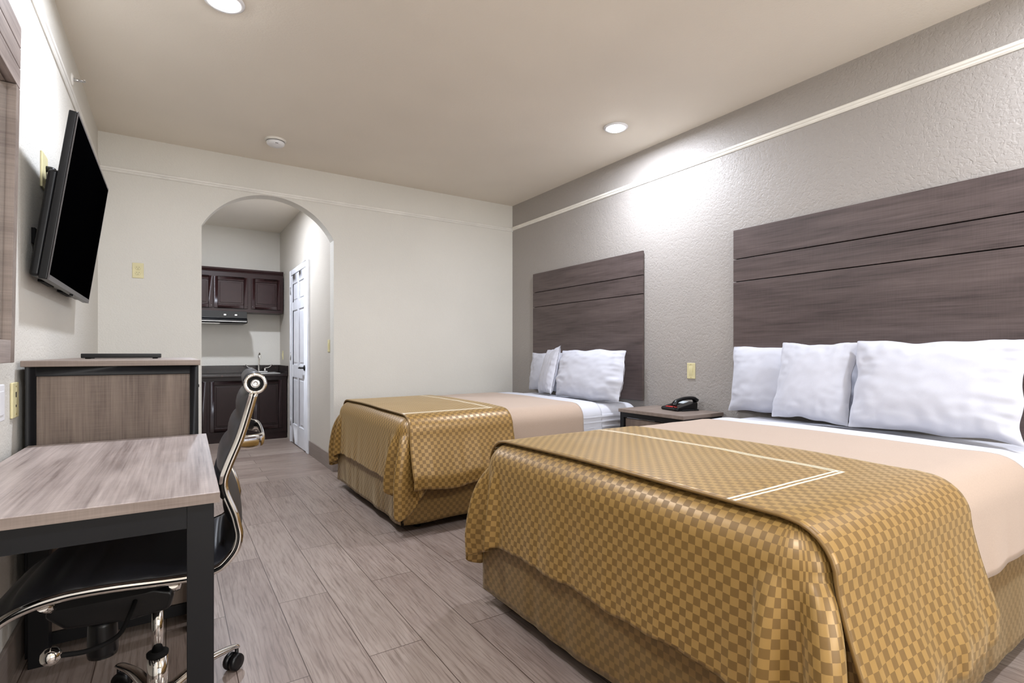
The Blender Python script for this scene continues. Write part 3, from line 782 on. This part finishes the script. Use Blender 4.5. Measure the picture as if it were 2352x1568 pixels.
def make_pillow(name, label, W_, Hh, T, loc, lean, yaw, roll=0, seed=0, group=None, pinch=0.05, wr=1.0):
    """standing pillow. local: y = width, z = height, x = thickness"""
    m = MB(); nu, nv = 44, 34
    def sh(side):
        def fn(i, j):
            u = -1+2*i/nu; v = -1+2*j/nv
            u = math.copysign(abs(u)**0.85, u); v = math.copysign(abs(v)**0.85, v)
            fu = max(0, 1-abs(u)**2.6); fv = max(0, 1-abs(v)**2.6)
            th = T/2*(fu**0.55)*(fv**0.55)
            # concave sides, pointed corners
            y = W_/2*u*(1-pinch*(1-v*v)); z = Hh/2*v*(1-pinch*1.1*(1-u*u))
            e = max(abs(u), abs(v)); ew = max(0, (e-0.45)/0.55)
            wk = ns(u*1.5+seed, v*9+seed, side)*abs(u)**2*0.007+ns(u*8+seed, v*1.5+seed, side)*abs(v)**2*0.008+ns(u*2.2+seed, v*2.2, side*2)*0.008
            wk += 0.007*ns(u*4+v*3+seed, v*7-u*2, side)*ew+0.006*ns(u*1.2-v*5+seed, v*2+u*6, side+4)
            th2 = th+wk*wr*(fu*fv)**0.3*(0.4+1.2*ew)
            y += 0.012*ns(v*2.3+seed, u)*abs(u); z += 0.012*ns(u*2.3+seed, v)*abs(v)
            # gravity: fuller at the bottom
            th2 *= 1.0-0.14*v
            rim = ew**6*0.007*ns(u*14+seed, v*14+seed)
            return (side*max(th2, 0.0015)+rim, y, z), (u, v)
        return fn
    m.grid(nu, nv, sh(-1)); m.grid(nu, nv, sh(1), flip=True)
    o = m.build(name, M_PILLOW, None, sub=1)
    o.location = loc; o.rotation_euler = (roll, lean, yaw)
    tag(o, label, 'pillow', group); return o

def bed(y0, seed, idx, names):
    loc = (XB, y0, 0)
    t = thing('bed', names['bed'], 'bed', loc)
    mm = MB(); mm.box(0, BL, 0, BW, 0.37, ZT)
    mt = mm.build('mattress', M_SHEET, t, bevel=RR-0.002, seg=6)
    # gathered fitted-sheet edge on both sides of the mattress
    for s in (0, 1):
        def fn(i, j, s=s):
            x = 1.40+0.60*i/40; z = 0.40+(0.625-0.40)*j/30
            o = 0.006+0.005*math.sin((z*150)+3*ns(x*5, z*3, seed))*(1-0.3*j/30)
            return (x, (BW+o) if s else -o, z), (x, z)
        r_ = MB().grid(40, 30, fn)
        r_.build('fitted_sheet_edge', M_SHEET, t, solid=0.002)
    B(0.03, BL-0.03, 0.03, BW-0.03, 0.15, 0.368).build('box_spring', M_MATTE, t)
    for x in (0.15, 1.0, 1.88):
        for y in (0.12, BW-0.12):
            MB().lathe([(0.022, 0), (0.022, 0.02), (0.012, 0.03), (0.012, 0.15)], n=14, M=Matrix.Translation((x, y, 0))).build('glide_leg', M_BLACK, t)
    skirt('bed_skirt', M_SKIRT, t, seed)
    # blanket, sheet, coverlet: things of their own
    sh = thing('bed_sheet', names['sheet'], 'sheet', loc)
    strip('sheet_body', M_SHEET, sh, 1.30, 1.60, 0.004, 0.205 if idx == 0 else 0.30, 0.30, 0.012, 0.014, seed+5, nx=24, hem=0.02, thick=0.003)
    bl = strip('blanket', M_BEIGE, None, 0.50, 1.41, 0.009, 0.215, 0.215, 0.012, 0.008, seed+9, nx=50, hem=0.012, thick=0.004, xedge=0.012, xnear=0.10 if idx == 0 else 0.0)
    bl.location = loc; tag(bl, names['blanket'], 'blanket')
    cv = thing('bed_scarf', names['scarf'], 'bed scarf', loc)
    foot_drop('foot_drop', M_GOLD, cv, 0.006, seed)
    strip('top_layer', M_GOLDT[idx], cv, 0.045, names['x1'], 0.017, 0.325, 0.325, 0.075, 0.020, seed+2, nx=50, nw=130, hem=0.02, thick=0.004, xedge=0.02)
    # rolled front fold of the top layer
    hw = BW/2; q = (RR+0.022)*PI/2; pts = []
    for k in range(90):
        w_ = -(hw-RR+q+0.25)+2*(hw-RR+q+0.25)*k/89
        x = 0.045+0.02*ns(w_*2.3+seed+2, 0.045*3)*0.5
        y, z, d = section(w_, 0.0165, 0.075, 0.045, 0.020, seed+2)
        pts.append((x, y, z))
    MB().tube(pts, 0.005, 8).build('front_fold', M_GOLD, cv)
    return t
bed(0.578, 3, 0, dict(bed='near double bed with gold skirt, foot closest to the camera', sheet='white flat sheet folded back across the near bed', blanket='beige blanket spread over the near bed beside its gold scarf',
    scarf='gold checked bed scarf with cream double stripes draped over the near bed', x1=0.83))
bed(2.975, 41, 1, dict(bed='far double bed with gold skirt standing by the cream wall', sheet='white flat sheet folded back across the far bed', blanket='beige blanket spread over the far bed beside its gold scarf',
    scarf='gold checked bed scarf draped over the foot of the far bed', x1=0.78))

def headboard(y0, y1, label):
    t = thing('headboard', label, 'headboard', (XR, (y0+y1)/2, 0))
    a, b = y0-(y0+y1)/2, y1-(y0+y1)/2; x = -0.028
    B(-0.010, -0.0005, a+0.01, b-0.01, 0.72, 1.905).build('backing_rail', M_MATTE, t)
    for za, zb in ((0.705, 1.565), (1.571, 1.717), (1.723, 1.917)):
        B(x, -0.0105, a, b, za, zb).build('plank', M_HEAD, t, bevel=0.0012)
headboard(2.965, 4.493, 'dark ash wall headboard behind the far bed')
headboard(0.625, 2.150, 'dark ash wall headboard behind the near bed, largest in the photo')

# pillows: near bed
XH = XR-0.03
make_pillow('pillow', 'white pillow furthest left on the near bed, partly behind the square one', 0.62, 0.42, 0.15, (3.075, 1.775, 0.925), R(8), R(2), 0, 11)
make_pillow('pillow', 'square white pillow second from left on the near bed', 0.42, 0.44, 0.13, (2.925, 1.492, 0.935), R(13), R(-3), R(1), 22, pinch=0.06)
make_pillow('pillow', 'white pillow mostly hidden behind the big right pillow on near bed', 0.60, 0.42, 0.13, (3.085, 1.125, 0.93), R(7), 0, 0, 33)
make_pillow('pillow', 'large creased white pillow at the right of the near bed', 0.635, 0.44, 0.17, (2.89, 0.955, 0.935), R(13), R(3), R(0.5), 44, pinch=0.04, wr=1.5)
# pillows: far bed
make_pillow('pillow', 'white pillow at the cream wall end of the far bed', 0.58, 0.38, 0.14, (3.085, 4.10, 0.905), R(7), 0, 0, 55)
make_pillow('pillow', 'narrow tilted white pillow with raised corner in middle of far bed', 0.42, 0.44, 0.12, (2.90, 3.83, 0.925), R(13), R(-22), R(-5), 66, pinch=0.07)
make_pillow('pillow', 'white pillow just showing behind the big pillow on far bed', 0.60, 0.38, 0.12, (3.09, 3.46, 0.91), R(6), 0, 0, 77)
make_pillow('pillow', 'large rounded white pillow on the nightstand side of the far bed', 0.72, 0.40, 0.19, (2.895, 3.285, 0.912), R(12), R(4), 0, 88, pinch=-0.03, wr=1.6)

# ------------------------------------------------------------------ nightstand and telephone
t = thing('nightstand', 'low ash topped nightstand with black frame between the beds', 'nightstand', (2.99, 2.53, 0))
B(-0.215, 0.205, -0.30, 0.29, 0.655, 0.680).build('top', M_DESKE, t, bevel=0.002)
f = MB(); s = 0.035
for x in (-0.205, 0.165):
    for y in (-0.29, 0.245): f.box(x, x+s, y, y+s, 0, 0.6545)
f.box(-0.205, -0.17, -0.255, 0.245, 0.62, 0.6545); f.box(0.165, 0.20, -0.255, 0.245, 0.62, 0.6545)
f.box(-0.17, 0.165, -0.29, -0.255, 0.62, 0.6545); f.box(-0.17, 0.165, 0.245, 0.28, 0.62, 0.6545)
f.build('frame', M_FRAME, t)
B(-0.17, 0.16, -0.25, 0.24, 0.30, 0.318).build('shelf', M_PANEL, t)
d = B(-0.19, -0.172, -0.25, 0.24, 0.44, 0.612).build('drawer', M_PANEL, t)
B(-0.202, -0.19, -0.06, 0.05, 0.53, 0.542).build('drawer_pull', M_FRAME, d)
def phone():
    t = thing('telephone', 'black desk telephone with red label on the nightstand', 'telephone', (3.07, 2.50, 0.681), R(172))
    # local: +x towards the user
    m = MB(); m.prism([(-0.085, 0.0), (0.095, 0.0), (0.10, 0.012), (0.095, 0.022), (-0.075, 0.058), (-0.088, 0.052)], -0.085, 0.085)
    b = m.build('base', M_BLACK, t, bevel=0.004)
    sl = math.atan2(0.036, 0.17)
    Pf = Matrix.Translation((0.095, 0, 0.022)) @ Matrix.Rotation(sl, 4, 'Y')
    B(-0.165, -0.110, -0.080, 0.02, 0.0, 0.002, Pf).build('faceplate_card', M_LCD, b)
    for r_ in range(4):
        for c in range(3):
            B(-0.098+r_*0.018, -0.086+r_*0.018, -0.05+c*0.018, -0.037+c*0.018, 0.0, 0.004, Pf).build('key', M_FRAME, b)
    B(-0.022, -0.006, -0.05, 0.055, 0.0, 0.0025, Pf).build('red_label', M_RED, b)
    B(-0.045, -0.030, 0.012, 0.03, 0.0, 0.0025, Pf).build('red_label', M_RED, b)
    pts = smooth_path([(0.105, 0.055, 0.040), (0.085, 0.055, 0.066), (0.03, 0.055, 0.082), (-0.03, 0.055, 0.087), (-0.075, 0.055, 0.083), (-0.098, 0.055, 0.066)], 6)
    n = len(pts); rr = [0.017+0.010*abs(2*i/(n-1)-1)**3 for i in range(n)]
    MB().tube(pts, rr, 14, flat=(1.0, 0.75)).build('handset', M_BLACK, t)
    cd = []
    for k in range(240):
        u = k/239; a = u*2*PI*38
        base = Vector((0.11-0.02*u-0.17*u, 0.10-0.0*u, 0.006)) if u > 0.2 else Vector((0.112, 0.055+0.045*u/0.2, 0.03-0.024*u/0.2))
        cd.append(base+Vector((0.0, 0.0045*math.cos(a), 0.0045*math.sin(a))))
    MB().tube(cd, 0.0016, 5).build('coiled_cord', M_BLACK, t)
phone()

# ------------------------------------------------------------------ kitchenette
def panel_door(x0, x1, z0, z1, y, parent, mat, name='door'):
    m = MB(); s = 0.045
    m.box(x0, x0+s, y-0.018, y, z0, z1); m.box(x1-s, x1, y-0.018, y, z0, z1)
    m.box(x0+s, x1-s, y-0.018, y, z0, z0+s); m.box(x0+s, x1-s, y-0.018, y, z1-s, z1)
    m.box(x0+s, x1-s, y-0.008, y, z0+s, z1-s)
    m.box(x0+s+0.022, x1-s-0.022, y-0.015, y-0.004, z0+s+0.022, z1-s-0.022)
    return m.build(name, mat, parent, bevel=0.004)
t = thing('upper_cabinet', 'dark espresso wall cabinets with panel doors above the kitchen range hood', 'cabinet', (0.25, YB, 1.61))
yf = -0.33
B(-0.99, 0.985, yf, -0.001, 0.0, 0.50).build('carcass', M_CAB, t)
m = MB(); m.prism([(yf, 0.50), (yf-0.012, 0.50), (yf-0.018, 0.512), (yf-0.030, 0.525), (yf-0.034, 0.545), (yf, 0.545)], -0.99, 0.985, axis='x'); m.build('crown_moulding', M_CAB, t)
for x0, x1 in ((-0.98, -0.60), (-0.58, -0.20), (-0.19, 0.175), (0.185, 0.565), (0.605, 0.955)):
    panel_door(x0, x1, 0.045, 0.435, yf, t, M_CAB)
for x in (0.16, 0.55, 0.62): MB().tube([(x, yf-0.02, 0.07), (x, yf-0.022, 0.074)], 0.004, 8).build('hinge', M_STEEL, t)
t = thing('range_hood', 'black under-cabinet range hood seen through the arch', 'range hood', (0.25, YB, 1.46))
m = MB(); m.prism([(-0.002, 0.0), (-0.48, 0.0), (-0.49, 0.012), (-0.49, 0.04), (-0.45, 0.065), (-0.45, 0.149), (-0.002, 0.149)], -0.60, 0.545, axis='x'); m.build('canopy', M_BLACK, t, bevel=0.003)
B(-0.59, 0.535, -0.492, -0.49, 0.018, 0.022).build('trim_line', M_STEEL, t)
for x in (0.30, 0.42): B(x-0.012, x+0.012, -0.455, -0.45, 0.095, 0.110).build('switch', M_STEEL, t)
B(-0.2, 0.25, -0.40, -0.12, -0.004, 0.0).build('filter', M_STEEL, t)
t = thing('base_cabinet', 'dark espresso kitchen base cabinets with panel doors under the counter', 'cabinet', (0.25, YB, 0))
yf = -0.586
m = MB(); m.box(-0.99, 0.985, yf, -0.001, 0.09, 0.792); m.box(-0.99, 0.985, yf+0.02, -0.01, 0.0, 0.09); m.build('carcass', M_CABB, t)
for x0, x1 in ((-0.62, -0.20), (-0.18, 0.10), (0.13, 0.57), (0.60, 0.93)):
    panel_door(x0, x1, 0.14, 0.745, yf, t, M_CABB)
t = thing('countertop', 'dark speckled granite kitchen counter with low backsplash', 'countertop', (0.25, YB, 0.793))
m = MB(); m.box(-0.99, 0.998, -0.625, -0.002, 0.0, 0.032); m.build('slab', M_GRAN, t, bevel=0.004)
m = MB(); m.box(-0.99, 0.978, -0.022, -0.002, 0.0325, 0.133); m.build('backsplash', M_GRAN, t, bevel=0.002)
B(0.979, 0.998, -0.625, -0.002, 0.0325, 0.133).build('side_splash', M_GRAN, t, bevel=0.002)
t = thing('sink', 'small steel drop-in sink in the dark granite counter', 'sink', (0.98, YB-0.33, 0.826))
m = MB(); X, Y = 0.19, 0.20
for a in ((-X, X, -Y, -Y+0.03), (-X, X, Y-0.06, Y), (-X, -X+0.03, -Y+0.03, Y-0.06), (X-0.03, X, -Y+0.03, Y-0.06)): m.box(*a, 0.0, 0.008)
m.build('rim', M_STEEL, t, bevel=0.002)
B(-X+0.03, X-0.03, -Y+0.03, Y-0.06, 0.0, 0.002).build('basin', M_STEEL, t)
t = thing('faucet', 'chrome gooseneck kitchen faucet with two wing handles', 'faucet', (0.965, YB-0.165, 0.8345))
B(-0.105, 0.105, -0.022, 0.022, 0, 0.016).build('deck_plate', M_STEEL, t, bevel=0.005)
sp = smooth_path([(0, 0, 0.016), (0, 0, 0.11), (0, -0.004, 0.20), (0, -0.03, 0.245), (0, -0.075, 0.25), (0, -0.105, 0.215), (0, -0.11, 0.185)], 5)
MB().tube(sp, 0.0105, 12).build('spout', M_CHROME, t)
for s in (-1, 1):
    MB().lathe([(0.016, 0.016), (0.015, 0.05), (0.012, 0.056)], n=16, M=Matrix.Translation((s*0.075, 0, 0))).build('valve', M_CHROME, t)
    MB().tube(smooth_path([(s*0.075, 0, 0.058), (s*0.11, -0.004, 0.062), (s*0.145, -0.008, 0.082), (s*0.155, -0.01, 0.108)], 4), [0.008]*5+[0.009]*8, 8, flat=(1, 0.6)).build('wing_handle', M_CHROME, t)

# ------------------------------------------------------------------ groups of repeats
GR = {'pillow': None, 'ceiling light': 'round ceiling downlights', 'headboard': 'wall headboards behind the two beds', 'bed': 'double beds in a row',
      'bed scarf': 'gold scarves on the two beds', 'blanket': 'beige blankets on the two beds', 'sheet': 'white sheets on the two beds', 'light switch': 'ivory light switches'}
for o in COL.objects:
    c = o.get('category')
    if c in GR: o['group'] = GR[c] or ('pillows on the near bed' if o.location.y < 2.5 else 'pillows on the far bed')
